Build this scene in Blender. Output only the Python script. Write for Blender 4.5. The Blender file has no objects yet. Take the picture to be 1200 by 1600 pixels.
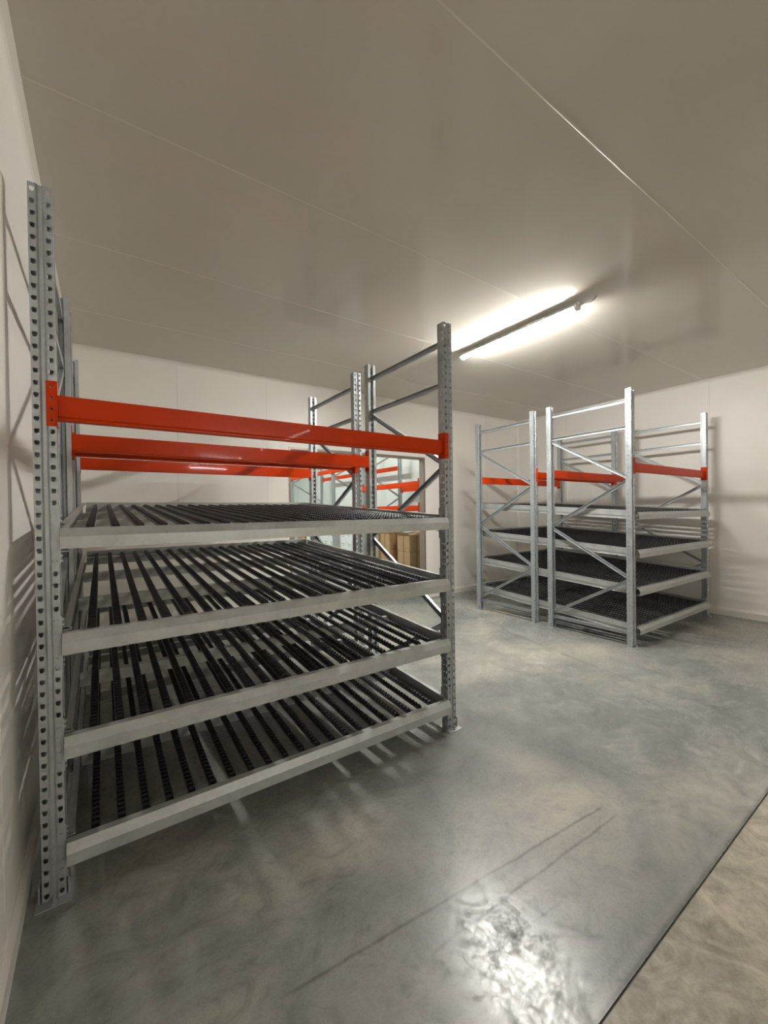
import bpy, bmesh, math, random
from mathutils import Vector, Matrix
random.seed(7)
S = bpy.context.scene
COL = S.collection

# ------------------------------------------------------------------ camera
CAM_H = 1.6217
RT = Vector((0.81996702, -0.57224007, -0.01397775))
UP = Vector((0.0164676707, -0.000826413328, 0.999864057))
FW = Vector((0.57217383, 0.82008574, -0.00874583))
cd = bpy.data.cameras.new('camera')
cam = bpy.data.objects.new('camera', cd)
COL.objects.link(cam)
m = Matrix((RT, UP, -FW)).transposed().to_4x4()
m.translation = Vector((0, 0, CAM_H))
cam.matrix_world = m
cd.sensor_width = 36.0
cd.sensor_fit = 'AUTO'
cd.lens = 642.88 / 1600 * 36
cd.shift_x = -7.56 / 1600
cd.shift_y = 3.95 / 1600
cd.clip_start = 0.02
S.camera = cam

# ------------------------------------------------------------------ light and exposure
W = bpy.data.worlds.new('world')
S.world = W
W.use_nodes = True
W.node_tree.nodes['Background'].inputs['Color'].default_value = (1, 0.96, 0.9, 1)
W.node_tree.nodes['Background'].inputs['Strength'].default_value = 0.0
S.view_settings.view_transform = 'Standard'
S.view_settings.look = 'None'
S.view_settings.gamma = 1.0
S.view_settings.use_curve_mapping = False
S.view_settings.exposure = 3.22
LAMP_MAIN = 46.0        # emission of the tube in this room
FILL_DOOR = 7.0        # fill tube added unseen behind the camera to light the rack fronts
FILL_FAR = 62.0         # second added fill tube, unseen, for frontal light on racks and back wall
LAMP_NEXT = 40.0        # tubes in the next room

# ------------------------------------------------------------------ sizes read from the photograph
HC = 3.556                                  # ceiling
XL, XR, YB, YF = -0.304, 7.597, 5.857, -10.2  # room
JOINT = 0.681                               # floor joint
DOOR_X0, DOOR_X1, DOOR_Z = 2.306, 4.89, 2.575
WT = 0.12
HP = 3.0                                    # upright height
DEPTH, GAP = 1.1, 0.2
LEVELS = (1.57, 1.124, 0.685, 0.232)
SLOPE = 0.0590
PW, PD = 0.08, 0.066                        # upright section

# ------------------------------------------------------------------ materials
def nodes(name):
    mt = bpy.data.materials.new(name)
    mt.use_nodes = True
    nt = mt.node_tree
    return mt, nt, nt.nodes['Principled BSDF']

def N(nt, kind, **kw):
    n = nt.nodes.new(kind)
    for k, v in kw.items():
        setattr(n, k, v)
    return n

def ramp(nt, src, stops):
    r = N(nt, 'ShaderNodeValToRGB')
    el = r.color_ramp.elements
    while len(el) < len(stops):
        el.new(0.5)
    for e, (p, c) in zip(el, stops):
        e.position = p
        e.color = (c[0], c[1], c[2], 1) if hasattr(c, '__len__') else (c, c, c, 1)
    nt.links.new(src, r.inputs[0])
    return r

def noise(nt, vec, scale, detail=4, rough=0.55, dist=0.0):
    n = N(nt, 'ShaderNodeTexNoise')
    n.inputs['Scale'].default_value = scale
    n.inputs['Detail'].default_value = detail
    n.inputs['Roughness'].default_value = rough
    n.inputs['Distortion'].default_value = dist
    nt.links.new(vec, n.inputs['Vector'])
    return n.outputs['Fac']

def simple(name, col, rough=0.5, metal=0.0, var=0.0, scale=8.0, bump=0.0, coat=0.0, rvar=0.0, spec=0.5):
    mt, nt, b = nodes(name)
    b.inputs['Base Color'].default_value = (*col, 1)
    b.inputs['Roughness'].default_value = rough
    b.inputs['Metallic'].default_value = metal
    b.inputs['Coat Weight'].default_value = coat
    b.inputs['Specular IOR Level'].default_value = spec
    tc = N(nt, 'ShaderNodeTexCoord')
    if var or bump or rvar:
        f = noise(nt, tc.outputs['Object'], scale)
        if var:
            lo = [c * (1 - var) for c in col]
            hi = [min(1, c * (1 + var)) for c in col]
            r = ramp(nt, f, [(0.3, lo), (0.7, hi)])
            nt.links.new(r.outputs['Color'], b.inputs['Base Color'])
        if rvar:
            r = ramp(nt, f, [(0.3, max(0, rough - rvar)), (0.7, min(1, rough + rvar))])
            nt.links.new(r.outputs['Color'], b.inputs['Roughness'])
        if bump:
            bp = N(nt, 'ShaderNodeBump')
            bp.inputs['Strength'].default_value = bump
            bp.inputs['Distance'].default_value = 0.002
            nt.links.new(f, bp.inputs['Height'])
            nt.links.new(bp.outputs['Normal'], b.inputs['Normal'])
    return mt

def emitter(name, col, strength):
    mt, nt, b = nodes(name)
    b.inputs['Base Color'].default_value = (0.9, 0.9, 0.9, 1)
    b.inputs['Emission Color'].default_value = (*col, 1)
    b.inputs['Emission Strength'].default_value = strength
    return mt

def galvanised(name, base, rough, metal):
    mt, nt, b = nodes(name)
    tc = N(nt, 'ShaderNodeTexCoord')
    v = N(nt, 'ShaderNodeTexVoronoi')
    v.inputs['Scale'].default_value = 55
    nt.links.new(tc.outputs['Object'], v.inputs['Vector'])
    f = noise(nt, tc.outputs['Object'], 9, 5)
    mx = N(nt, 'ShaderNodeMix', data_type='RGBA')
    mx.inputs[0].default_value = 0.35
    r1 = ramp(nt, f, [(0.3, [c * 0.86 for c in base]), (0.7, [c * 1.1 for c in base])])
    r2 = ramp(nt, v.outputs['Color'], [(0.0, [c * 0.82 for c in base]), (1.0, [min(1, c * 1.15) for c in base])])
    nt.links.new(r1.outputs['Color'], mx.inputs[6])
    nt.links.new(r2.outputs['Color'], mx.inputs[7])
    nt.links.new(mx.outputs[2], b.inputs['Base Color'])
    b.inputs['Metallic'].default_value = metal
    rr = ramp(nt, f, [(0.3, rough - 0.08), (0.7, rough + 0.1)])
    nt.links.new(rr.outputs['Color'], b.inputs['Roughness'])
    return mt

M = {}
M['wall'] = simple('cream wall panel', (0.82, 0.79, 0.73), 0.42, var=0.025, scale=1.3)
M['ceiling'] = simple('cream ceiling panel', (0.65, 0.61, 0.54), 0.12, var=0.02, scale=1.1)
M['skirting'] = simple('white plastic skirting', (0.76, 0.73, 0.67), 0.4)
M['next_wall'] = simple('white next room wall', (0.78, 0.80, 0.77), 0.5)
M['seam'] = simple('panel joint sealant', (0.74, 0.71, 0.64), 0.35)
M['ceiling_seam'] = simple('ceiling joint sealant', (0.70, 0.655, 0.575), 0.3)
M['galv'] = galvanised('galvanised upright steel', (0.44, 0.465, 0.48), 0.37, 0.6)
M['rail'] = galvanised('grey front rail steel', (0.46, 0.48, 0.475), 0.38, 0.4)
M['bar'] = galvanised('galvanised cross bar steel', (0.46, 0.47, 0.46), 0.45, 0.6)
M['track'] = galvanised('dark track channel steel', (0.24, 0.245, 0.25), 0.36, 0.8)
M['wheel'] = simple('black plastic wheels', (0.009, 0.009, 0.011), 0.42, spec=0.4)
M['orange'] = simple('orange powder coat', (0.60, 0.044, 0.0015), 0.30, var=0.05, scale=5, coat=0.06, spec=0.12)
M['black'] = simple('black plastic', (0.012, 0.012, 0.012), 0.5)
M['bolt'] = simple('zinc bolt', (0.6, 0.6, 0.58), 0.3, 0.9)
M['carton'] = simple('brown cardboard', (0.40, 0.255, 0.13), 0.8, var=0.08, scale=6)
M['tape'] = simple('brown packing tape', (0.30, 0.16, 0.07), 0.35)
M['white_carton'] = simple('white cardboard', (0.72, 0.72, 0.70), 0.7, var=0.03, scale=6)
M['print'] = simple('grey carton print', (0.25, 0.25, 0.27), 0.7)
M['jamb'] = simple('brushed steel door lining', (0.27, 0.21, 0.175), 0.35, 0.3, var=0.08, scale=3)
M['lamp_body'] = simple('grey lamp housing', (0.55, 0.55, 0.54), 0.4)
M['lamp_cap'] = simple('white lamp end cap', (0.78, 0.77, 0.73), 0.4)
M['cable'] = simple('grey cable', (0.10, 0.10, 0.095), 0.5)
M['joint'] = simple('dusty joint filler', (0.11, 0.10, 0.088), 0.8, var=0.3, scale=14)
M['tube'] = emitter('lit diffuser', (1.0, 0.98, 0.935), LAMP_MAIN)
M['fill_tube_door'] = emitter('added fill diffuser near entrance', (1.0, 0.97, 0.91), FILL_DOOR)
M['fill_tube_far'] = emitter('added fill diffuser at the hall end', (1.0, 0.97, 0.91), FILL_FAR)
M['tube_next'] = emitter('lit diffuser in next room', (0.90, 1.0, 0.95), LAMP_NEXT)

def segment_mask(nt, px, py, a, b, width, wob):
    """Soft mask, 1 on the floor line a-b and 0 away from it."""
    def math_(op, x, y=None, clamp=False):
        n = N(nt, 'ShaderNodeMath', operation=op)
        n.use_clamp = clamp
        for i, v in enumerate((x, y)):
            if v is None:
                continue
            if isinstance(v, (int, float)):
                n.inputs[i].default_value = v
            else:
                nt.links.new(v, n.inputs[i])
        return n.outputs[0]
    dx, dy = b[0] - a[0], b[1] - a[1]
    L = math.hypot(dx, dy)
    dx, dy = dx / L, dy / L
    ux, uy = math_('SUBTRACT', px, a[0]), math_('SUBTRACT', py, a[1])
    t = math_('ADD', math_('MULTIPLY', ux, dx), math_('MULTIPLY', uy, dy))
    p = math_('ADD', math_('MULTIPLY', ux, -dy), math_('MULTIPLY', uy, dx))
    p = math_('ABSOLUTE', math_('ADD', p, wob))
    across = math_('SUBTRACT', 1.0, math_('DIVIDE', p, width), True)
    t0 = math_('DIVIDE', t, 0.06, True)
    t1 = math_('DIVIDE', math_('SUBTRACT', L, t), 0.06, True)
    return math_('MULTIPLY', across, math_('MULTIPLY', t0, t1)), math_

def concrete(name, dark, mid, light, rough, lines, marks=()):
    mt, nt, b = nodes(name)
    tc = N(nt, 'ShaderNodeTexCoord')
    vec = tc.outputs['Object']
    big = noise(nt, vec, 0.55, 3, 0.55, 0.4)
    patch = noise(nt, vec, 1.7, 7, 0.66, 1.6)
    med = noise(nt, vec, 5.5, 8, 0.68, 2.2)
    fine = noise(nt, vec, 34, 9, 0.74, 0.8)
    r = ramp(nt, big, [(0.36, dark), (0.5, mid), (0.64, light)])
    def times(col, src, stops, fac):
        rr_ = ramp(nt, src, stops)
        mm = N(nt, 'ShaderNodeMix', data_type='RGBA', blend_type='MULTIPLY')
        mm.inputs[0].default_value = fac
        nt.links.new(col, mm.inputs[6])
        nt.links.new(rr_.outputs['Color'], mm.inputs[7])
        return mm
    mul = times(r.outputs['Color'], patch, [(0.32, (0.70, 0.72, 0.73)), (0.5, (0.98, 0.98, 0.97)), (0.68, (1.22, 1.20, 1.15))], 0.85)
    mul = times(mul.outputs[2], med, [(0.34, 0.70), (0.5, 1.0), (0.66, 1.30)], 0.8)
    mul2 = times(mul.outputs[2], fine, [(0.3, 0.82), (0.5, 1.0), (0.7, 1.16)], 0.85)
    out = mul2.outputs[2]
    sep = N(nt, 'ShaderNodeSeparateXYZ')
    nt.links.new(vec, sep.inputs[0])
    wn = noise(nt, vec, 6, 3)
    total = None
    for a, e, width, amp, strength in lines:
        wob = N(nt, 'ShaderNodeMath', operation='MULTIPLY_ADD')
        nt.links.new(wn, wob.inputs[0])
        wob.inputs[1].default_value = amp
        wob.inputs[2].default_value = -amp * 0.5
        mask, mth = segment_mask(nt, sep.outputs['X'], sep.outputs['Y'], a, e, width, wob.outputs[0])
        mask = mth('MULTIPLY', mask, mth('MULTIPLY', strength, ramp(nt, med, [(0.3, 1.0), (0.66, 0.35)]).outputs['Color']))
        total = mask if total is None else mth('MAXIMUM', total, mask)
    if total is not None:
        mx = N(nt, 'ShaderNodeMix', data_type='RGBA')
        nt.links.new(total, mx.inputs[0])
        nt.links.new(out, mx.inputs[6])
        mx.inputs[7].default_value = (0.06, 0.055, 0.05, 1)
        out = mx.outputs[2]
    light_total = None
    for a, e, width, amp, strength in marks:
        wob = N(nt, 'ShaderNodeMath', operation='MULTIPLY_ADD')
        nt.links.new(med, wob.inputs[0])
        wob.inputs[1].default_value = amp
        wob.inputs[2].default_value = -amp * 0.5
        mask, mth = segment_mask(nt, sep.outputs['X'], sep.outputs['Y'], a, e, width, wob.outputs[0])
        mask = mth('MULTIPLY', mask, mth('MULTIPLY', strength, ramp(nt, fine, [(0.4, 0.2), (0.6, 1.0)]).outputs['Color']))
        light_total = mask if light_total is None else mth('MAXIMUM', light_total, mask)
    if light_total is not None:
        mx = N(nt, 'ShaderNodeMix', data_type='RGBA')
        nt.links.new(light_total, mx.inputs[0])
        nt.links.new(out, mx.inputs[6])
        mx.inputs[7].default_value = (0.42, 0.40, 0.36, 1)
        out = mx.outputs[2]
    nt.links.new(out, b.inputs['Base Color'])
    mixn = N(nt, 'ShaderNodeMath', operation='ADD')
    nt.links.new(med, mixn.inputs[0])
    nt.links.new(fine, mixn.inputs[1])
    half = N(nt, 'ShaderNodeMath', operation='MULTIPLY')
    nt.links.new(mixn.outputs[0], half.inputs[0])
    half.inputs[1].default_value = 0.5
    rr = ramp(nt, half.outputs[0], [(0.36, rough + 0.27), (0.49, rough + 0.05), (0.60, rough - 0.08)])
    nt.links.new(rr.outputs['Color'], b.inputs['Roughness'])
    bp = N(nt, 'ShaderNodeBump')
    bp.inputs['Strength'].default_value = 0.10
    bp.inputs['Distance'].default_value = 0.003
    nt.links.new(half.outputs[0], bp.inputs['Height'])
    nt.links.new(bp.outputs['Normal'], b.inputs['Normal'])
    return mt

M['floor'] = concrete('polished grey green concrete', (0.19, 0.196, 0.185), (0.275, 0.274, 0.25), (0.38, 0.363, 0.315), 0.27, [
    ((0.45, 1.335), (2.22, 1.168), 0.011, 0.02, 0.95),
    ((0.95, 1.145), (2.22, 1.095), 0.011, 0.02, 0.95),
    ((1.0, 1.03), (1.55, 0.985), 0.010, 0.02, 0.7),
    ((5.02, 5.1), (4.36, 3.48), 0.016, 0.03, 0.6),
    ((4.36, 3.48), (4.10, 2.17), 0.016, 0.03, 0.8),
    ((4.10, 2.17), (3.98, 1.0), 0.016, 0.03, 0.6),
    ((3.72, 1.75), (3.69, 1.17), 0.018, 0.03, 0.7),
    ((1.55, 1.96), (1.95, 1.93), 0.007, 0.03, 0.5),
    ((6.55, 1.95), (6.75, 1.70), 0.06, 0.10, 0.55),
    ((-0.2, 0.69), (7.5, 0.69), 0.012, 0.02, 0.8),
    ((1.08, 1.16), (1.02, 0.98), 0.008, 0.03, 0.8),
    ((1.30, 0.98), (1.55, 0.80), 0.02, 0.09, 0.7),
], [
    ((2.72, 1.40), (2.95, 1.46), 0.018, 0.10, 0.6),
    ((2.76, 1.46), (2.98, 1.33), 0.016, 0.10, 0.7),
    ((2.68, 1.30), (2.90, 1.24), 0.016, 0.10, 0.5),
    ((4.35, 1.40), (4.60, 1.43), 0.03, 0.10, 0.5),
    ((1.75, 1.62), (2.10, 1.52), 0.015, 0.12, 0.4),
    ((0.0, 0.715), (5.5, 0.715), 0.02, 0.03, 0.35),
])
M['floor_near'] = concrete('beige concrete', (0.32, 0.29, 0.235), (0.38, 0.345, 0.275), (0.44, 0.395, 0.32), 0.5, [
    ((1.86, 0.56), (1.95, 0.53), 0.03, 0.06, 0.55),
    ((1.70, 0.56), (1.66, 0.50), 0.03, 0.06, 0.4),
])

# ------------------------------------------------------------------ geometry helpers
class MB:
    def __init__(self):
        self.bm = bmesh.new()

    def box(self, x0, x1, y0, y1, z0, z1, mi=0):
        bm = self.bm
        v = [bm.verts.new((x, y, z)) for x in (x0, x1) for y in (y0, y1) for z in (z0, z1)]
        for q in ((0, 1, 3, 2), (4, 6, 7, 5), (0, 4, 5, 1), (2, 3, 7, 6), (0, 2, 6, 4), (1, 5, 7, 3)):
            f = bm.faces.new([v[i] for i in q])
            f.material_index = mi
        return v

    def prism(self, prof, p0, p1, u, w, caps=True, closed=True, mi=0):
        """Extrude a 2-D profile (u, w axes) from p0 to p1."""
        bm = self.bm
        p0, p1, u, w = Vector(p0), Vector(p1), Vector(u), Vector(w)
        a = [bm.verts.new(p0 + u * x + w * y) for x, y in prof]
        b = [bm.verts.new(p1 + u * x + w * y) for x, y in prof]
        n = len(prof)
        for i in range(n if closed else n - 1):
            j = (i + 1) % n
            f = bm.faces.new((a[i], a[j], b[j], b[i]))
            f.material_index = mi
        if caps and closed:
            bm.faces.new(a[::-1]).material_index = mi
            bm.faces.new(b).material_index = mi
        return a, b

    def cyl(self, p0, p1, r, n=12, mi=0, r2=None, smooth=False):
        p0, p1 = Vector(p0), Vector(p1)
        d = (p1 - p0).normalized()
        u = d.orthogonal().normalized()
        w = d.cross(u)
        bm = self.bm
        r2 = r if r2 is None else r2
        A = [bm.verts.new(p0 + (u * math.cos(t) + w * math.sin(t)) * r) for t in [2 * math.pi * i / n for i in range(n)]]
        B = [bm.verts.new(p1 + (u * math.cos(t) + w * math.sin(t)) * r2) for t in [2 * math.pi * i / n for i in range(n)]]
        for i in range(n):
            f = bm.faces.new((A[i], A[(i + 1) % n], B[(i + 1) % n], B[i]))
            f.material_index = mi
            f.smooth = smooth
        bm.faces.new(A[::-1]).material_index = mi
        bm.faces.new(B).material_index = mi

    def holed(self, org, u, v, w0, w1, n, pitch, hole, start=0.0, mi=0):
        """A sheet strip along v, w0..w1 across u, with one hole (8 points about the cell centre) per cell."""
        bm = self.bm
        org, u, v = Vector(org), Vector(u), Vector(v)
        wc, hw, hp = (w0 + w1) / 2, (w1 - w0) / 2, pitch / 2
        rect = [(hw, 0), (hw, hp), (0, hp), (-hw, hp), (-hw, 0), (-hw, -hp), (0, -hp), (hw, -hp)]
        for k in range(n):
            c = start + (k + 0.5) * pitch
            R = [bm.verts.new(org + u * (wc + a) + v * (c + b)) for a, b in rect]
            H = [bm.verts.new(org + u * (wc + a) + v * (c + b)) for a, b in hole]
            for i in range(8):
                j = (i + 1) % 8
                bm.faces.new((R[i], R[j], H[j], H[i])).material_index = mi

    def sheet(self, pts_a, pts_b, mi=0):
        bm = self.bm
        A = [bm.verts.new(p) for p in pts_a]
        B = [bm.verts.new(p) for p in pts_b]
        for i in range(len(A) - 1):
            bm.faces.new((A[i], A[i + 1], B[i + 1], B[i])).material_index = mi

    def solid(self, t):
        bm = self.bm
        bmesh.ops.remove_doubles(bm, verts=bm.verts, dist=1e-5)
        bmesh.ops.recalc_face_normals(bm, faces=bm.faces)
        bmesh.ops.solidify(bm, geom=bm.faces[:], thickness=t)

    def bevel(self, w, seg=2):
        bm = self.bm
        bmesh.ops.bevel(bm, geom=bm.edges[:], offset=w, segments=seg, affect='EDGES', profile=0.6)

    def data(self, name, mats, recalc=True):
        if recalc:
            bmesh.ops.recalc_face_normals(self.bm, faces=self.bm.faces)
        me = bpy.data.meshes.new(name)
        self.bm.to_mesh(me)
        self.bm.free()
        for mm in (mats if isinstance(mats, (list, tuple)) else [mats]):
            me.materials.append(mm)
        return me

def put(name, me, parent=None, loc=(0, 0, 0), rotz=0.0, label=None, rot=None):
    o = bpy.data.objects.new(name, me)
    COL.objects.link(o)
    o.location = loc
    o.rotation_euler = rot if rot else (0, 0, rotz)
    if parent:
        o.parent = parent
    if label:
        o['label'] = label
    return o

def tag(o, label, cat, group=None):
    o['label'] = label
    o['category'] = cat
    if group:
        o['group'] = group
    return o

def thing(name, label, cat, loc=(0, 0, 0), group=None):
    return tag(put(name, None, loc=loc), label, cat, group)

def struct(name, me, label=None, cat=None):
    o = put(name, me)
    o['kind'] = 'structure'
    if label:
        o['label'] = label
    if cat:
        o['category'] = cat
    return o

def octo(rx, ry, k=0.72):
    return [(rx, 0), (rx * k, ry * k), (0, ry), (-rx * k, ry * k), (-rx, 0), (-rx * k, -ry * k), (0, -ry), (rx * k, -ry * k)]

# ------------------------------------------------------------------ the room
NX0, NX1, NY1, NHC = -0.292, 6.45, 15.5, 4.4       # next room

b = MB(); b.box(XL, XR, JOINT + 0.004, YB, -0.15, 0)
struct('floor', b.data('floor', M['floor']), 'polished grey-green concrete floor of the cold room', 'floor')
b = MB(); b.box(XL, XR, YF, JOINT - 0.003, -0.15, 0.0)
struct('floor_entrance', b.data('floor_entrance', M['floor_near']), 'lighter beige concrete slab in front of the floor joint', 'floor')
b = MB(); b.box(XL, XR, JOINT - 0.003, JOINT + 0.004, -0.15, -0.004)
struct('trim_1', b.data('trim_1', M['joint']), 'dark joint between the two concrete slabs', 'floor joint')
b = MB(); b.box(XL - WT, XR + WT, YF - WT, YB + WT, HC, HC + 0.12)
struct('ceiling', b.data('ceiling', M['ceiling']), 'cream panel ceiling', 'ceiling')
b = MB(); b.box(XL - WT, XL, YF - WT, YB + WT, -0.15, HC)
struct('wall_left', b.data('wall_left', M['wall']), 'cream panel wall close behind the large left rack', 'wall')
b = MB(); b.box(XR, XR + WT, YF - WT, YB + WT, -0.15, HC)
struct('wall_right', b.data('wall_right', M['wall']), 'cream panel wall at the right of the room', 'wall')
b = MB(); b.box(XL, XR, YF - WT, YF, -0.15, HC)
struct('wall_front', b.data('wall_front', M['wall']), 'cream panel wall behind the viewer', 'wall')
b = MB()
b.box(XL, DOOR_X0, YB, YB + WT, -0.15, HC)
b.box(DOOR_X1, XR, YB, YB + WT, -0.15, HC)
b.box(DOOR_X0, DOOR_X1, YB, YB + WT, DOOR_Z, HC)
struct('wall_back', b.data('wall_back', M['wall']), 'cream panel wall at the back with a wide doorway', 'wall')

# door lining: steel jambs and head through the wall, with a narrow lip on the face
b = MB()
e = 0.022
for x0, x1 in ((DOOR_X0, DOOR_X0 + 0.012), (DOOR_X1 - 0.012, DOOR_X1)):
    b.box(x0, x1, YB - 0.004, YB + WT + 0.004, 0, DOOR_Z)
b.box(DOOR_X0 + 0.012, DOOR_X1 - 0.012, YB - 0.004, YB + WT + 0.004, DOOR_Z - 0.012, DOOR_Z)
b.box(DOOR_X0 - e, DOOR_X0, YB - 0.006, YB - 0.001, 0, DOOR_Z + e)
b.box(DOOR_X1, DOOR_X1 + e, YB - 0.006, YB - 0.001, 0, DOOR_Z + e)
b.box(DOOR_X0, DOOR_X1, YB - 0.006, YB - 0.001, DOOR_Z, DOOR_Z + e)
struct('door_1', b.data('door_1', M['jamb']), 'steel-lined open doorway into the next storage room', 'doorway')

# skirting with a sloping top
def skirting(name, p0, p1, inward):
    b = MB()
    prof = [(0, 0), (0.022, 0), (0.022, 0.085), (0.006, 0.115), (0, 0.115)]
    b.prism(prof, p0, p1, inward, (0, 0, 1))
    struct(name, b.data(name, M['skirting']), None)
skirting('baseboard_left', (XL, YF, 0), (XL, YB, 0), (1, 0, 0))
skirting('baseboard_right', (XR, YF, 0), (XR, YB, 0), (-1, 0, 0))
skirting('baseboard_back', (DOOR_X1 + 0.03, YB, 0), (XR, YB, 0), (0, -1, 0))
skirting('baseboard_back_2', (XL, YB, 0), (DOOR_X0 - 0.03, YB, 0), (0, -1, 0))

# cove strips in the corners
def cove(name, p0, p1, u, w):
    b = MB()
    r = 0.045
    prof = [(0, 0), (r, 0)] + [(r - r * math.sin(t) * 0.92, r - r * math.cos(t) * 0.92) for t in [0.3, 0.6, 0.9, 1.2]] + [(0, r)]
    b.prism(prof, p0, p1, u, w)
    struct(name, b.data(name, M['wall']))
cove('trim_2', (XL, YF, HC), (XL, YB, HC), (1, 0, 0), (0, 0, -1))
cove('trim_3', (XR, YF, HC), (XR, YB, HC), (-1, 0, 0), (0, 0, -1))
cove('trim_4', (XL, YB, HC), (XR, YB, HC), (0, -1, 0), (0, 0, -1))
cove('trim_5', (XR, YB, 0), (XR, YB, HC), (-1, 0, 0), (0, -1, 0))

# panel joints: low rounded beads of sealant
def bead(name, p0, p1, u, w, wid=0.010, h=0.0014, mat='seam'):
    b = MB()
    b.prism([(-wid / 2, 0), (-wid / 4, h), (wid / 4, h), (wid / 2, 0)], p0, p1, u, w)
    struct(name, b.data(name, M[mat]))
k = 6
for y in (-9.7, -8.48, -7.26, -6.05, -4.84, -3.63, -2.42, -1.22, -0.02, 1.17, 2.405, 3.625, 4.84):
    bead('trim_%d' % k, (XL, y, HC), (XR, y, HC), (0, 1, 0), (0, 0, -1), 0.009, 0.0014, 'ceiling_seam'); k += 1
for x in (0.815, 1.967, 5.42, 6.585):
    bead('trim_%d' % k, (x, YB, 0.12), (x, YB, HC - 0.05), (1, 0, 0), (0, -1, 0), 0.010); k += 1
for y in (0.0, 1.17, 2.34, 3.51, 4.68):
    bead('trim_%d' % k, (XR, y, 0.12), (XR, y, HC - 0.05), (0, 1, 0), (-1, 0, 0), 0.010); k += 1
for y in (-0.4, 0.75, 1.97, 3.12, 4.3):
    bead('trim_%d' % k, (XL, y, 0.12), (XL, y, HC - 0.05), (0, 1, 0), (1, 0, 0), 0.010); k += 1

# next room shell
b = MB(); b.box(NX0 - WT, NX1 + WT, YB, NY1 + WT, -0.15, -0.001)
struct('floor_next_room', b.data('floor_next_room', M['floor']), 'grey concrete floor of the next room', 'floor')
b = MB(); b.box(NX1, NX1 + WT, YB + WT, NY1, 0, NHC)
struct('wall_next_right', b.data('wall_next_right', M['next_wall']), 'white wall of the next room behind its rack', 'wall')
b = MB(); b.box(NX0 - WT, NX1, NY1, NY1 + WT, 0, NHC)
struct('wall_next_back', b.data('wall_next_back', M['next_wall']), 'white far wall of the next room', 'wall')
b = MB(); b.box(NX0 - WT, NX0, YB + WT, NY1, 0, NHC)
struct('wall_next_left', b.data('wall_next_left', M['next_wall']), 'white left wall of the next room', 'wall')
b = MB(); b.box(NX0, NX1, YB + 0.02, YB + WT, HC + 0.12, NHC)
struct('wall_next_front', b.data('wall_next_front', M['next_wall']), 'white wall over the doorway in the next room', 'wall')
b = MB(); b.box(NX0 - WT, NX1 + WT, YB, NY1 + WT, NHC, NHC + 0.1)
struct('ceiling_next_room', b.data('ceiling_next_room', M['ceiling']), 'cream ceiling of the next room', 'ceiling')

# ------------------------------------------------------------------ rack parts (meshes made once and shared)
def upright_mesh(height=HP):
    b = MB()
    n = int(round(height / 0.05))
    hx = PW / 2
    big = [(0.0088, 0.001), (0.0078, 0.009), (0, 0.0105), (-0.0078, 0.009), (-0.0088, 0.001), (-0.0058, -0.0085), (0, -0.0112), (0.0058, -0.0085)]
    for w0, w1 in ((-hx, -0.011), (0.011, hx)):
        b.holed((0, 0, 0), (1, 0, 0), (0, 0, 1), w0, w1, n, 0.05, big)
    # groove between the two rows
    g = [(-0.011, 0), (-0.0075, 0.009), (0.0075, 0.009), (0.011, 0)]
    b.sheet([(x, y, 0) for x, y in g], [(x, y, n * 0.05) for x, y in g])
    small = octo(0.0042, 0.0042)
    slot = octo(0.0028, 0.010, 0.9)
    for s in (-1, 1):
        b.holed((s * hx, 0, 0), (0, 1, 0), (0, 0, 1), 0.0, 0.024, n, 0.05, slot)
        b.holed((s * hx, 0, 0), (0, 1, 0), (0, 0, 1), 0.024, 0.048, n, 0.05, small)
        l = [(s * hx, 0.048), (s * hx, PD), (s * 0.0155, PD)]
        b.sheet([(x, y, 0) for x, y in l], [(x, y, n * 0.05) for x, y in l])
    b.solid(0.0022)
    return b.data('upright', M['galv'], recalc=False)

def foot_mesh():
    b = MB()
    b.box(-0.062, 0.062, -0.045, 0.085, 0.0, 0.005)
    b.box(-0.052, -0.047, 0.0, 0.05, 0.005, 0.075)
    b.box(0.047, 0.052, 0.0, 0.05, 0.005, 0.075)
    return b.data('foot_plate', M['galv'])

def bolt_mesh():
    b = MB()
    b.cyl((0, 0, 0), (0, 0, 0.009), 0.0105, 6)
    b.cyl((0, 0, 0.009), (0, 0, 0.03), 0.005, 8)
    return b.data('anchor_bolt', M['bolt'])

def brace_mesh(length):
    """C channel along local +Y, open side towards -X."""
    b = MB()
    c = [(-0.011, 0.019), (0.011, 0.019), (0.011, -0.019), (-0.011, -0.019), (-0.011, -0.0165), (0.0085, -0.0165), (0.0085, 0.0165), (-0.011, 0.0165)]
    b.prism(c, (0, 0, 0), (0, length, 0), (1, 0, 0), (0, 0, 1))
    for y in (0.012, length - 0.012):
        b.cyl((-0.016, y, 0), (0.0085, y, 0), 0.006, 6)
    return b.data('brace', M['galv'])

def beam_mesh(x0, x1, h=0.107, d=0.045):
    b = MB()
    p = [(0, h - 0.003), (0.003, h), (d - 0.003, h), (d, h - 0.003), (d, 0.003), (d - 0.003, 0), (0.010, 0), (0.007, 0.003), (0.007, 0.012), (0.0, 0.018)]
    b.prism(p, (x0, 0, 0), (x1, 0, 0), (0, 1, 0), (0, 0, 1))
    return b.data('cross_beam', M['orange'])

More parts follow.
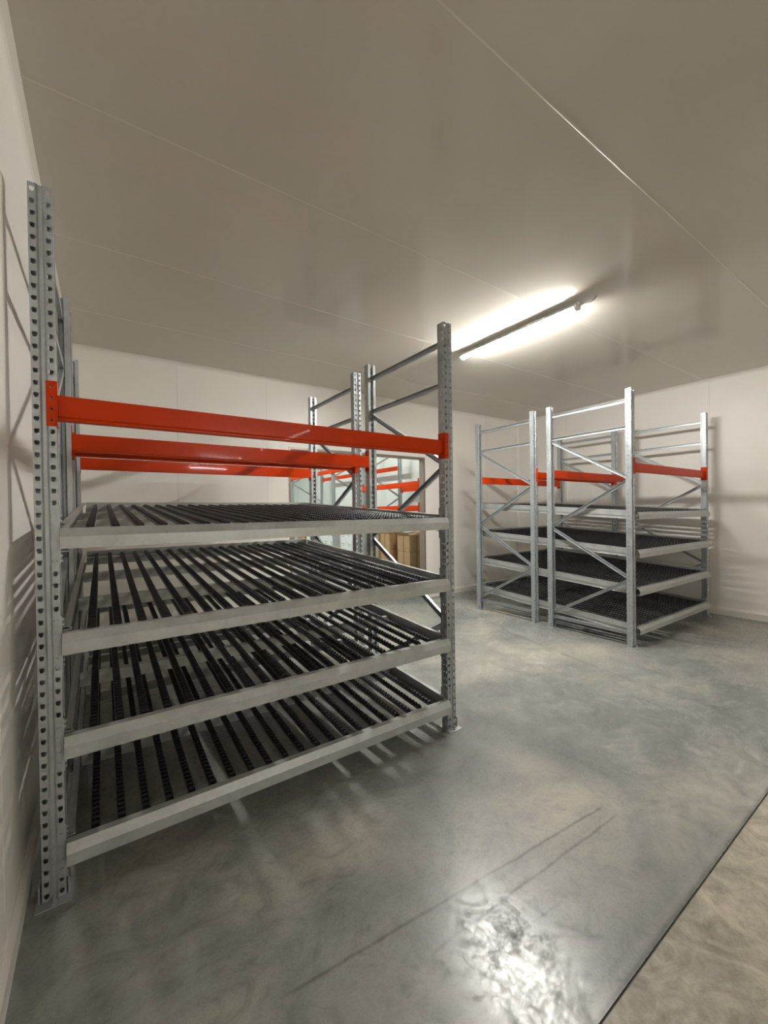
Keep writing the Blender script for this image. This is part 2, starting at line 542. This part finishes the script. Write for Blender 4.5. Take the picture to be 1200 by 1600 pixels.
def beam_connector_mesh(s):
    """Hook plate wrapping the inner edge of an upright; s is +1 when the beam leaves towards +X."""
    b = MB()
    # local origin: the upright's inner front edge, z from the plate's lower end; a slotted face strip and a side flange
    hole = octo(0.005, 0.0055)
    b.holed((0, -0.004, 0), (1, 0, 0), (0, 0, 1), -s * 0.034 if s > 0 else 0.0, 0.0 if s > 0 else 0.034, 4, 0.0475, hole)
    b.sheet([(0, -0.004, 0), (s * 0.004, -0.004, 0), (s * 0.004, 0.066, 0)], [(0, -0.004, 0.19), (s * 0.004, -0.004, 0.19), (s * 0.004, 0.066, 0.19)])
    b.solid(0.0032)
    return b.data('beam_connector', M['orange'], recalc=False)

def hook_mesh(s):
    """Galvanised shelf bracket on the upright with embossed hooks; s as above."""
    b = MB()
    x0, x1 = (-0.033, 0.004) if s > 0 else (-0.004, 0.033)
    b.box(x0, x1, -0.0045, -0.001, 0, 0.225)
    xs = (0.001, 0.004) if s > 0 else (-0.004, -0.001)
    b.box(xs[0], xs[1], -0.001, 0.062, 0, 0.225)
    for z in (0.014, 0.036, 0.186, 0.208):
        xm = (x0 + x1) / 2
        b.prism([(-0.011, 0), (-0.006, 0.005), (0.006, 0.005), (0.011, 0)], (xm, -0.004, z - 0.003), (xm, -0.004, z + 0.003), (1, 0, 0), (0, -1, 0))
        b.box(s * 0.004 - (0.0 if s > 0 else 0.006), s * 0.004 + (0.006 if s > 0 else 0.0), 0.004, 0.02, z - 0.005, z + 0.005)
    # seat on which the shelf's rail hangs
    a0, a1 = (0.004, 0.034) if s > 0 else (-0.034, -0.004)
    b.box(a0, a1, -0.0005, 0.055, 0.052, 0.056)
    b.box(a0, a1, 0.010, 0.055, 0.158, 0.162)
    return b.data('shelf_bracket', M['galv'])

def front_rail_mesh(x0, x1):
    """Open-ended folded front rail: lower face, sloping upper face, flat top, back."""
    b = MB()
    out = [(0.0, 0.0), (0.0, 0.050), (0.022, 0.086), (0.060, 0.086), (0.060, 0.064), (0.0575, 0.064), (0.0575, 0.0835), (0.0235, 0.0835), (0.0025, 0.0492), (0.0025, 0.0025), (0.050, 0.0025), (0.050, 0.0)]
    b.prism(out, (x0, 0, 0), (x1, 0, 0), (0, 1, 0), (0, 0, 1))
    return b.data('front_rail', M['rail'])

TRACK_L = 2.40
def track_mesh():
    b = MB()
    # shallow U channel
    w, h, t = 0.018, 0.014, 0.0014
    u = [(-w, h), (-w + t, h), (-w + t, t), (w - t, t), (w - t, h), (w, h), (w, 0), (-w, 0)]
    b.prism(u, (0, 0, 0), (0, TRACK_L, 0), (1, 0, 0), (0, 0, 1))
    pitch = 0.0345
    n = int(TRACK_L / pitch)
    r = 0.0112
    for i in range(n):
        y = 0.02 + i * pitch
        z = 0.0128
        b.cyl((-0.0142, y, z), (0.0142, y, z), r, 10, 1, smooth=False)
    return b.data('roller_track', [M['track'], M['wheel']])

def cross_bar_mesh(x0, x1):
    b = MB()
    c = [(0, 0), (0, 0.065), (0.045, 0.065), (0.045, 0.0), (0.0425, 0.0), (0.0425, 0.0625), (0.0025, 0.0625), (0.0025, 0)]
    b.prism(c, (x0, 0, 0), (x1, 0, 0), (0, 1, 0), (0, 0, 1))
    return b.data('cross_bar', M['bar'])

def shelf_frame_mesh(x0, x1, length):
    """Two perforated side rails and the rear rail, in the shelf's own sloping frame."""
    b = MB()
    hole = octo(0.0085, 0.0045, 0.85)   # across v is the run
    slot = [(bb, a) for a, bb in octo(0.0100, 0.0046, 0.85)]
    n = int(length / 0.03)
    for s, x in ((1, x0), (-1, x1)):
        # web with two rows of slots
        b.holed((x, 0, 0), (0, 0, 1), (0, 1, 0), -0.075, -0.020, n, 0.03, slot)
        b.holed((x, 0, 0), (0, 0, 1), (0, 1, 0), -0.020, 0.024, n, 0.03, octo(0.0035, 0.0035))
        L = n * 0.03
        b.sheet([(x, 0, 0.024), (x + s * 0.024, 0, 0.024), (x + s * 0.024, 0, 0.016)], [(x, L, 0.024), (x + s * 0.024, L, 0.024), (x + s * 0.024, L, 0.016)])
        b.sheet([(x, 0, -0.075), (x + s * 0.024, 0, -0.075), (x + s * 0.024, 0, -0.067)], [(x, L, -0.075), (x + s * 0.024, L, -0.075), (x + s * 0.024, L, -0.067)])
    b.solid(0.002)
    c = [(0, -0.055), (0, 0.030), (0.040, 0.030), (0.040, -0.055), (0.037, -0.055), (0.037, 0.027), (0.003, 0.027), (0.003, -0.055)]
    bb = MB()
    bb.prism(c, (x0 + 0.026, length - 0.045, 0), (x1 - 0.026, length - 0.045, 0), (0, 1, 0), (0, 0, 1))
    bmesh.ops.recalc_face_normals(bb.bm, faces=bb.bm.faces)
    me2 = bpy.data.meshes.new('tmp')
    bb.bm.to_mesh(me2); bb.bm.free()
    b.bm.from_mesh(me2)
    bpy.data.meshes.remove(me2)
    return b.data('flow_shelf', M['bar'], recalc=False)

ME_UP, ME_FOOT, ME_BOLT, ME_TRACK = upright_mesh(), foot_mesh(), bolt_mesh(), track_mesh()
D_IN = DEPTH - 2 * 0.05
ME_HB = brace_mesh(D_IN)
ND = [2.54, 1.955, 1.37, 0.785, 0.195]
ME_DB = brace_mesh(math.hypot(D_IN, 0.565))
ME_CON = {1: beam_connector_mesh(1), -1: beam_connector_mesh(-1)}
ME_HOOK = {1: hook_mesh(1), -1: hook_mesh(-1)}

def upright(root, x, y, rear, height_mesh=ME_UP):
    u = put('upright_post', height_mesh, root, (x, y, 0), math.pi if rear else 0)
    f = put('foot_plate', ME_FOOT, u)
    put('anchor_bolt', ME_BOLT, u, (0.0, -0.027, 0.004), label='zinc anchor bolt in the foot plate')
    return u

def bracing(root, x, y):
    """Bracing of one frame whose front face is at y; channels lie on the frame's middle plane."""
    ya = y + 0.05
    for z in (2.865, 2.555, 0.155):
        put('horizontal_brace', ME_HB, root, (x, ya, z))
    for i in range(4):
        zt, zb = ND[i] - 0.012, ND[i + 1] + 0.012
        if i % 2 == 0:        # falls from the rear post to the front post
            put('diagonal_brace', ME_DB, root, (x, ya, zb), rot=(math.atan2(zt - zb, D_IN), 0, 0))
        else:
            put('diagonal_brace', ME_DB, root, (x, ya, zt), rot=(math.atan2(zb - zt, D_IN), 0, 0))

def flow_rack(name_label, cxl, cxr, y0, beam_dy, z_beam=2.137, levels=LEVELS):
    """cxl, cxr: upright centre lines, in x."""
    root = thing('carton_flow_rack', name_label, 'storage rack', ((cxl + cxr) / 2, y0 + (2 * DEPTH + GAP) / 2, 0))
    ox, oy = root.location.x, root.location.y
    L, Rr = cxl - ox, cxr - ox
    ys = [y0 - oy, y0 - oy + DEPTH, y0 - oy + DEPTH + GAP, y0 - oy + 2 * DEPTH + GAP]
    for x in (L, Rr):
        upright(root, x, ys[0], False); upright(root, x, ys[1], True)
        upright(root, x, ys[2], False); upright(root, x, ys[3], True)
        bracing(root, x, ys[0]); bracing(root, x, ys[2])
    # orange beams with their hook plates
    xi0, xi1 = L + PW / 2, Rr - PW / 2
    ME_B = beam_mesh(xi0 + 0.004, xi1 - 0.004)
    for k, y in enumerate(ys):
        rear = k % 2 == 1
        bm_ = put('cross_beam', ME_B, root, (0, y - beam_dy if rear else y + beam_dy, z_beam - 0.107), math.pi if rear else 0)
        bm_['label'] = 'orange cross beam'
        for s, xx in ((1, xi0), (-1, xi1)):
            put('beam_connector', ME_CON[s], bm_, (xx, -beam_dy, -0.031))
    # four sloping flow shelves
    x0, x1 = xi0 + 0.005, xi1 - 0.005
    ME_RAIL = front_rail_mesh(x0, x1)
    ME_BAR = cross_bar_mesh(x0 + 0.028, x1 - 0.028)
    flen = 2.47
    ME_FR = shelf_frame_mesh(x0 + 0.002, x1 - 0.002, flen)
    ang = math.atan(SLOPE)
    for zt in levels:
        fr = put('flow_shelf', ME_FR, root, (0, ys[0] + 0.014, zt - 0.006), rot=(ang, 0, 0))
        # front rail is vertical: undo the shelf's slope
        put('front_rail', ME_RAIL, fr, (0, -0.064, -0.078), rot=(-ang, 0, 0), label='grey folded front rail of the shelf')
        for yy in (0.68, 1.50, 2.30):
            put('cross_bar', ME_BAR, fr, (0, yy, -0.078))
        nt_ = 21
        first, last = x0 + 0.100, x1 - 0.135
        for i in range(nt_):
            put('roller_track', ME_TRACK, fr, (first + (last - first) * i / (nt_ - 1), 0.02, -0.012), label='row of black wheels in a thin steel channel')
        for s, xx in ((1, xi0), (-1, xi1)):
            put('shelf_bracket', ME_HOOK[s], fr, (xx, -0.014 , -0.149), rot=(-ang, 0, 0))
    return root

flow_rack('large grey carton flow rack with orange beams against the left wall, nearest the viewer', -0.190, 2.106, 2.235, 0.02)
flow_rack('grey carton flow rack standing by the right wall in the far corner of the room', 5.036, 7.300, 2.279, 0.02, z_beam=2.147)

# ------------------------------------------------------------------ tube lamps
def tube_lamp(label, x, y0, y1, z, tube_mat, cable):
    root = thing('tube_lamp', label, 'ceiling lamp', (x, (y0 + y1) / 2, z))
    h = (y1 - y0) / 2
    r = 0.036
    # housing: upper third of the round section
    b = MB()
    top = [(r * math.cos(t), r * math.sin(t)) for t in [math.radians(d) for d in range(-3, 184, 17)]]
    top = [(r * math.cos(math.radians(-3)) + 0.003, r * math.sin(math.radians(-3)) - 0.004)] + top + [(-r * math.cos(math.radians(-3)) - 0.003, r * math.sin(math.radians(-3)) - 0.004)]
    b.prism(top, (0, -h + 0.02, 0), (0, h - 0.02, 0), (1, 0, 0), (0, 0, 1))
    put('housing', b.data('housing', M['lamp_body']), root)
    b = MB()
    low = [(r * 0.97 * math.cos(math.radians(d)), r * 0.97 * math.sin(math.radians(d))) for d in range(189, 352, 9)]
    b.prism(low, (0, -h + 0.02, 0), (0, h - 0.02, 0), (1, 0, 0), (0, 0, 1))
    for f in b.bm.faces:
        f.smooth = len(f.verts) == 4
    put('diffuser', b.data('diffuser', tube_mat), root, label='glowing white diffuser')
    for s in (-1, 1):
        b = MB()
        b.cyl((0, s * (h - 0.022), -0.001), (0, s * (h + 0.006), -0.001), r + 0.003, 20)
        b.cyl((0, s * (h + 0.006), -0.001), (0, s * (h + 0.014), -0.001), r - 0.003, 20, r2=r - 0.012)
        put('end_cap', b.data('end_cap', M['lamp_cap']), root)
    for yy in (-h * 0.62, h * 0.62):
        b = MB()
        b.box(-0.014, 0.014, yy - 0.012, yy + 0.012, r - 0.006, HC - z if z > HC - 0.2 else 0.07)
        put('mounting_clip', b.data('mounting_clip', M['bolt']), root)
    if cable:
        b = MB()
        b.cyl((0, -h - 0.012, 0), (0, -h - 0.045, 0), 0.012, 10)
        b.cyl((0, -h - 0.045, 0), (0, -h - 0.06, 0), 0.009, 10)
        put('cable_gland', b.data('cable_gland', M['lamp_body']), root)
        cu = bpy.data.curves.new('power_cable', 'CURVE')
        cu.dimensions = '3D'
        cu.bevel_depth = 0.0042
        sp = cu.splines.new('BEZIER')
        P = [(0, -h - 0.055, 0), (0.035, -h - 0.115, 0.008), (0.075, -h - 0.135, HC - z)]
        sp.bezier_points.add(len(P) - 1)
        for q, p in zip(sp.bezier_points, P):
            q.co = p
            q.handle_left_type = q.handle_right_type = 'AUTO'
        cu.materials.append(M['cable'])
        tmp = bpy.data.objects.new('tmp_cable', cu)
        COL.objects.link(tmp)
        dg = bpy.context.evaluated_depsgraph_get()
        me = bpy.data.meshes.new_from_object(tmp.evaluated_get(dg))
        bpy.data.objects.remove(tmp)
        put('power_cable', me, root, label='thin grey cable curling up to the ceiling')
    return root

tube_lamp('lit white tube lamp on the ceiling between the two flow racks', 3.655, 2.125, 3.63, HC - 0.058, M['tube'], True)
tube_lamp('added fill light shaped as a tube lamp, unseen behind the viewer', 3.9, -5.6, -4.1, HC - 0.058, M['fill_tube_door'], True)  # added fill, out of view; brightens the front faces of the racks
far = tube_lamp('added fill light shaped as a tube lamp, unseen across the far end of the entrance hall', 3.6, -9.75, -8.25, HC - 0.058, M['fill_tube_far'], False)  # added fill, out of view; frontal light from the hall end
far.rotation_euler = (0, 0, math.pi / 2)
for i, y in enumerate((7.2, 11.2)):
    tube_lamp(('lit tube lamp on the next room ceiling just past the doorway', 'lit tube lamp on the next room ceiling further back')[i], 3.0, y, y + 1.5, NHC - 0.066, M['tube_next'], False)

# ------------------------------------------------------------------ the rack seen through the doorway
def next_rack():
    root = thing('pallet_rack', 'grey pallet rack with orange beams in the next room, seen through the doorway', 'storage rack', (5.55, 9.3, 0))
    ox, oy = root.location.x, root.location.y
    xf, xr = 5.0 - ox, 6.1 - ox
    ME_SHORT = upright_mesh(2.2)
    ME_TALL = upright_mesh(3.4)
    L = xr - xf - 0.10
    hb = brace_mesh(L)
    db = brace_mesh(math.hypot(L, 0.565))
    yy = [6.10, 8.20, 9.75, 12.60]
    for k, y in enumerate(yy):
        yl = y - oy
        me = ME_SHORT if k == 0 else ME_TALL
        for x, rz in ((xf, -math.pi / 2), (xr, math.pi / 2)):
            u = put('upright_post', me, root, (x, yl, 0), rz)
            put('foot_plate', ME_FOOT, u)
        if k == 0:
            b = MB()
            b.box(-0.055, 0.055, -0.02, -0.006, 0.0, 0.52); b.box(-0.055, -0.041, -0.006, 0.07, 0.0, 0.52); b.box(0.041, 0.055, -0.006, 0.07, 0.0, 0.52)
            put('post_guard', b.data('post_guard', M['black']), root, (xf, yl, 0), -math.pi / 2, label='black plastic guard round the foot of the post')
        tops = ND if k == 0 else [3.10] + ND
        for i in range(len(tops) - 1):
            zt, zb = tops[i] - 0.012, tops[i + 1] + 0.012
            if zt > (2.2 if k == 0 else 3.4):
                continue
            # local +Y of the brace runs along +X of the room
            up = (i % 2 == 0)
            st, en = (zb, zt) if up else (zt, zb)
            o = put('diagonal_brace', db, root, (xf + 0.05, yl, st))
            d = Vector((L, 0, en - st)).normalized()
            s_ = Vector((0, -1, 0))
            o.rotation_euler = Matrix((s_, d, s_.cross(d))).transposed().to_euler()
        o = put('horizontal_brace', hb, root, (xf + 0.05, yl, 0.155), -math.pi / 2)
    def beams(y0, y1, z):
        for x, s in ((xf - 0.028, 1), (xr + 0.028, -1)):
            ln = y1 - y0 - PW
            b = MB()
            h, d = 0.107, 0.045
            b.prism([(0, h), (d, h), (d, 0), (0.007, 0), (0.007, 0.012), (0, 0.018)], (0, -ln / 2, 0), (0, ln / 2, 0), (s, 0, 0), (0, 0, 1))
            c = put('cross_beam', b.data('cross_beam', M['orange']), root, (x, (y0 + y1) / 2 - oy, z - h), label='orange cross beam')
            for e_ in (-1, 1):
                b = MB()
                b.box(-0.004 if s > 0 else -0.03, 0.03 if s > 0 else 0.004, e_ * (ln / 2) - 0.002, e_ * (ln / 2) + 0.002, -0.03, 0.16)
                b.box(-0.004 if s > 0 else 0.0, 0.0 if s > 0 else 0.004, min(0, e_ * 0.038) + e_ * ln / 2, max(0, e_ * 0.038) + e_ * ln / 2, -0.03, 0.16)
                put('beam_connector', b.data('beam_connector', M['orange']), c)
    beams(yy[0], yy[1], 2.19)
    beams(yy[1], yy[2], 2.74); beams(yy[2], yy[3], 2.74)
    beams(yy[0], yy[1], 1.72); beams(yy[1], yy[2], 1.72); beams(yy[2], yy[3], 1.72)
    return root
next_rack()

# ------------------------------------------------------------------ cartons and pallets in the next room
def pallet_mesh(lx, ly, h=0.145):
    b = MB()
    for i in range(6):
        w = lx / 6
        b.box(-lx / 2 + i * w, -lx / 2 + (i + 0.8) * w, -ly / 2, ly / 2, h - 0.022, h)
    for yy in (-ly / 2 + 0.05, 0, ly / 2 - 0.05):
        b.box(-lx / 2, lx / 2, yy - 0.05, yy + 0.05, h - 0.044, h - 0.022)
        for xx in (-lx / 2 + 0.06, 0, lx / 2 - 0.06):
            b.box(xx - 0.06, xx + 0.06, yy - 0.05, yy + 0.05, 0.022, h - 0.044)
        b.box(-lx / 2, lx / 2, yy - 0.05, yy + 0.05, 0, 0.022)
    return b.data('pallet', M['black'])

def carton(label, group, x, y, z, sx, sy, sz, kind, open_top=False):
    root = thing('carton', label, 'cardboard box', (x, y, z), group)
    mat = M['carton'] if kind == 'brown' else M['white_carton']
    b = MB()
    if open_top:
        t = 0.006
        b.box(-sx / 2, sx / 2, -sy / 2, sy / 2, 0, t)
        b.box(-sx / 2, -sx / 2 + t, -sy / 2, sy / 2, t, sz); b.box(sx / 2 - t, sx / 2, -sy / 2, sy / 2, t, sz)
        b.box(-sx / 2 + t, sx / 2 - t, -sy / 2, -sy / 2 + t, t, sz); b.box(-sx / 2 + t, sx / 2 - t, sy / 2 - t, sy / 2, t, sz)
    else:
        b.box(-sx / 2, sx / 2, -sy / 2, sy / 2, 0, sz)
        b.bevel(0.004, 1)
    put('box', b.data('box', mat), root)
    if kind == 'brown':
        b = MB()
        b.box(-sx / 2 - 0.001, -sx / 2, -0.022, 0.022, 0.0, sz)
        put('tape', b.data('tape', M['tape']), root, label='brown packing tape')
        b = MB()
        b.box(-0.022, 0.022, -sy / 2 - 0.001, -sy / 2, 0.0, sz)
        put('tape', b.data('tape', M['tape']), root, label='brown packing tape')
        if open_top:
            b = MB()
            for s in (-1, 1):
                b.prism([(0, 0), (s * 0.05, 0.055), (s * 0.054, 0.052), (s * 0.004, -0.004)], (s * (sx / 2 - 0.004), -sy / 2, sz), (s * (sx / 2 - 0.004), sy / 2, sz), (1, 0, 0), (0, 0, 1))
                b.prism([(0, 0), (-s * 0.09, 0.03), (-s * 0.09, 0.034), (0, 0.005)], (-sx / 2, s * (sy / 2), sz), (sx / 2, s * (sy / 2), sz), (0, 1, 0), (0, 0, 1))
            put('flap', b.data('flap', M['carton']), root, label='raised open flaps')
    else:
        b = MB()
        for zz, w in ((0.72, 0.5), (0.52, 0.34)):
            b.box(-sx / 2 - 0.001, -sx / 2, -sy * w / 2, sy * w / 2, sz * zz - 0.008, sz * zz + 0.008)
        put('print', b.data('print', M['print']), root, label='grey printed lines')
    return root

ME_P = pallet_mesh(0.9, 1.52)
names = ('lowest', 'middle', 'topmost')
for k in range(3):
    tag(put('pallet', ME_P, None, (5.56, 7.36, 0.145 * k)), '%s of the three stacked black pallets under the brown cartons in the next room' % names[k], 'pallet', 'black pallets under the brown cartons')
zb = 0.435
ycol = [(6.62, 0.40), (7.03, 0.36), (7.40, 0.36), (7.77, 0.33)]
where = ('nearest the doorway', 'second from the doorway', 'third from the doorway', 'farthest from the doorway')
for i, (yc, sy) in enumerate(ycol):
    dx = (0.0, 0.24, 0.05, 0.0)[i]
    for r_ in range(2):
        lab = '%s brown carton in the column %s, on the black pallets' % (('lower', 'upper')[r_], where[i])
        if i == 0 and r_ == 1:
            lab = 'brown carton with raised open flaps on top of the column nearest the doorway'
        carton(lab, 'brown cartons on the black pallets', 5.12 + 0.19 + dx, yc + sy / 2, zb + r_ * 0.345, 0.38, sy, 0.34, 'brown', open_top=(i == 0 and r_ == 1))
carton('small brown carton lying on top of the brown stack beside the grey post', 'brown cartons on the black pallets', 5.36, 7.58, zb + 0.691, 0.40, 0.34, 0.13, 'brown')

ME_P2 = pallet_mesh(0.88, 1.2)
ME_P3 = pallet_mesh(0.88, 0.6)
BL = (('nearest', 8.32, 8.9, 1), ('second', 9.0, 9.62, 2), ('third', 9.88, 11.08, 3), ('farthest', 11.18, 11.80, 2))
rows = ('bottom', 'second', 'third', 'top')
for blk, ya, yb, n in BL:
    tag(put('pallet', ME_P2 if yb - ya > 1 else ME_P3, None, (5.57, (ya + yb) / 2, 0)), 'black pallet under the %s block of white cartons in the next room' % blk, 'pallet', 'black pallets under the white cartons')
    sy = (yb - ya) / n
    for c in range(n):
        cc = ' by the doorway' if n == 1 else ', %s column from the doorway' % ('first', 'second', 'third')[c]
        for r_ in range(4):
            carton('white printed carton, %s layer of the %s white block%s' % (rows[r_], blk, cc), 'white cartons in the next room', 5.13 + 0.22, ya + (c + 0.5) * sy, 0.146 + 0.236 * r_, 0.42, sy - 0.008, 0.234, 'white')
tag(put('pallet', ME_P3, None, (5.57, 12.2, 0)), 'black pallet under the two brown cartons past the white stacks', 'pallet', 'black pallets under the white cartons')
carton('lower brown carton standing alone past the white stacks', 'brown cartons past the white stacks', 5.36, 12.2, 0.146, 0.45, 0.55, 0.40, 'brown')
carton('upper brown carton standing alone past the white stacks', 'brown cartons past the white stacks', 5.36, 12.2, 0.547, 0.45, 0.55, 0.42, 'brown')
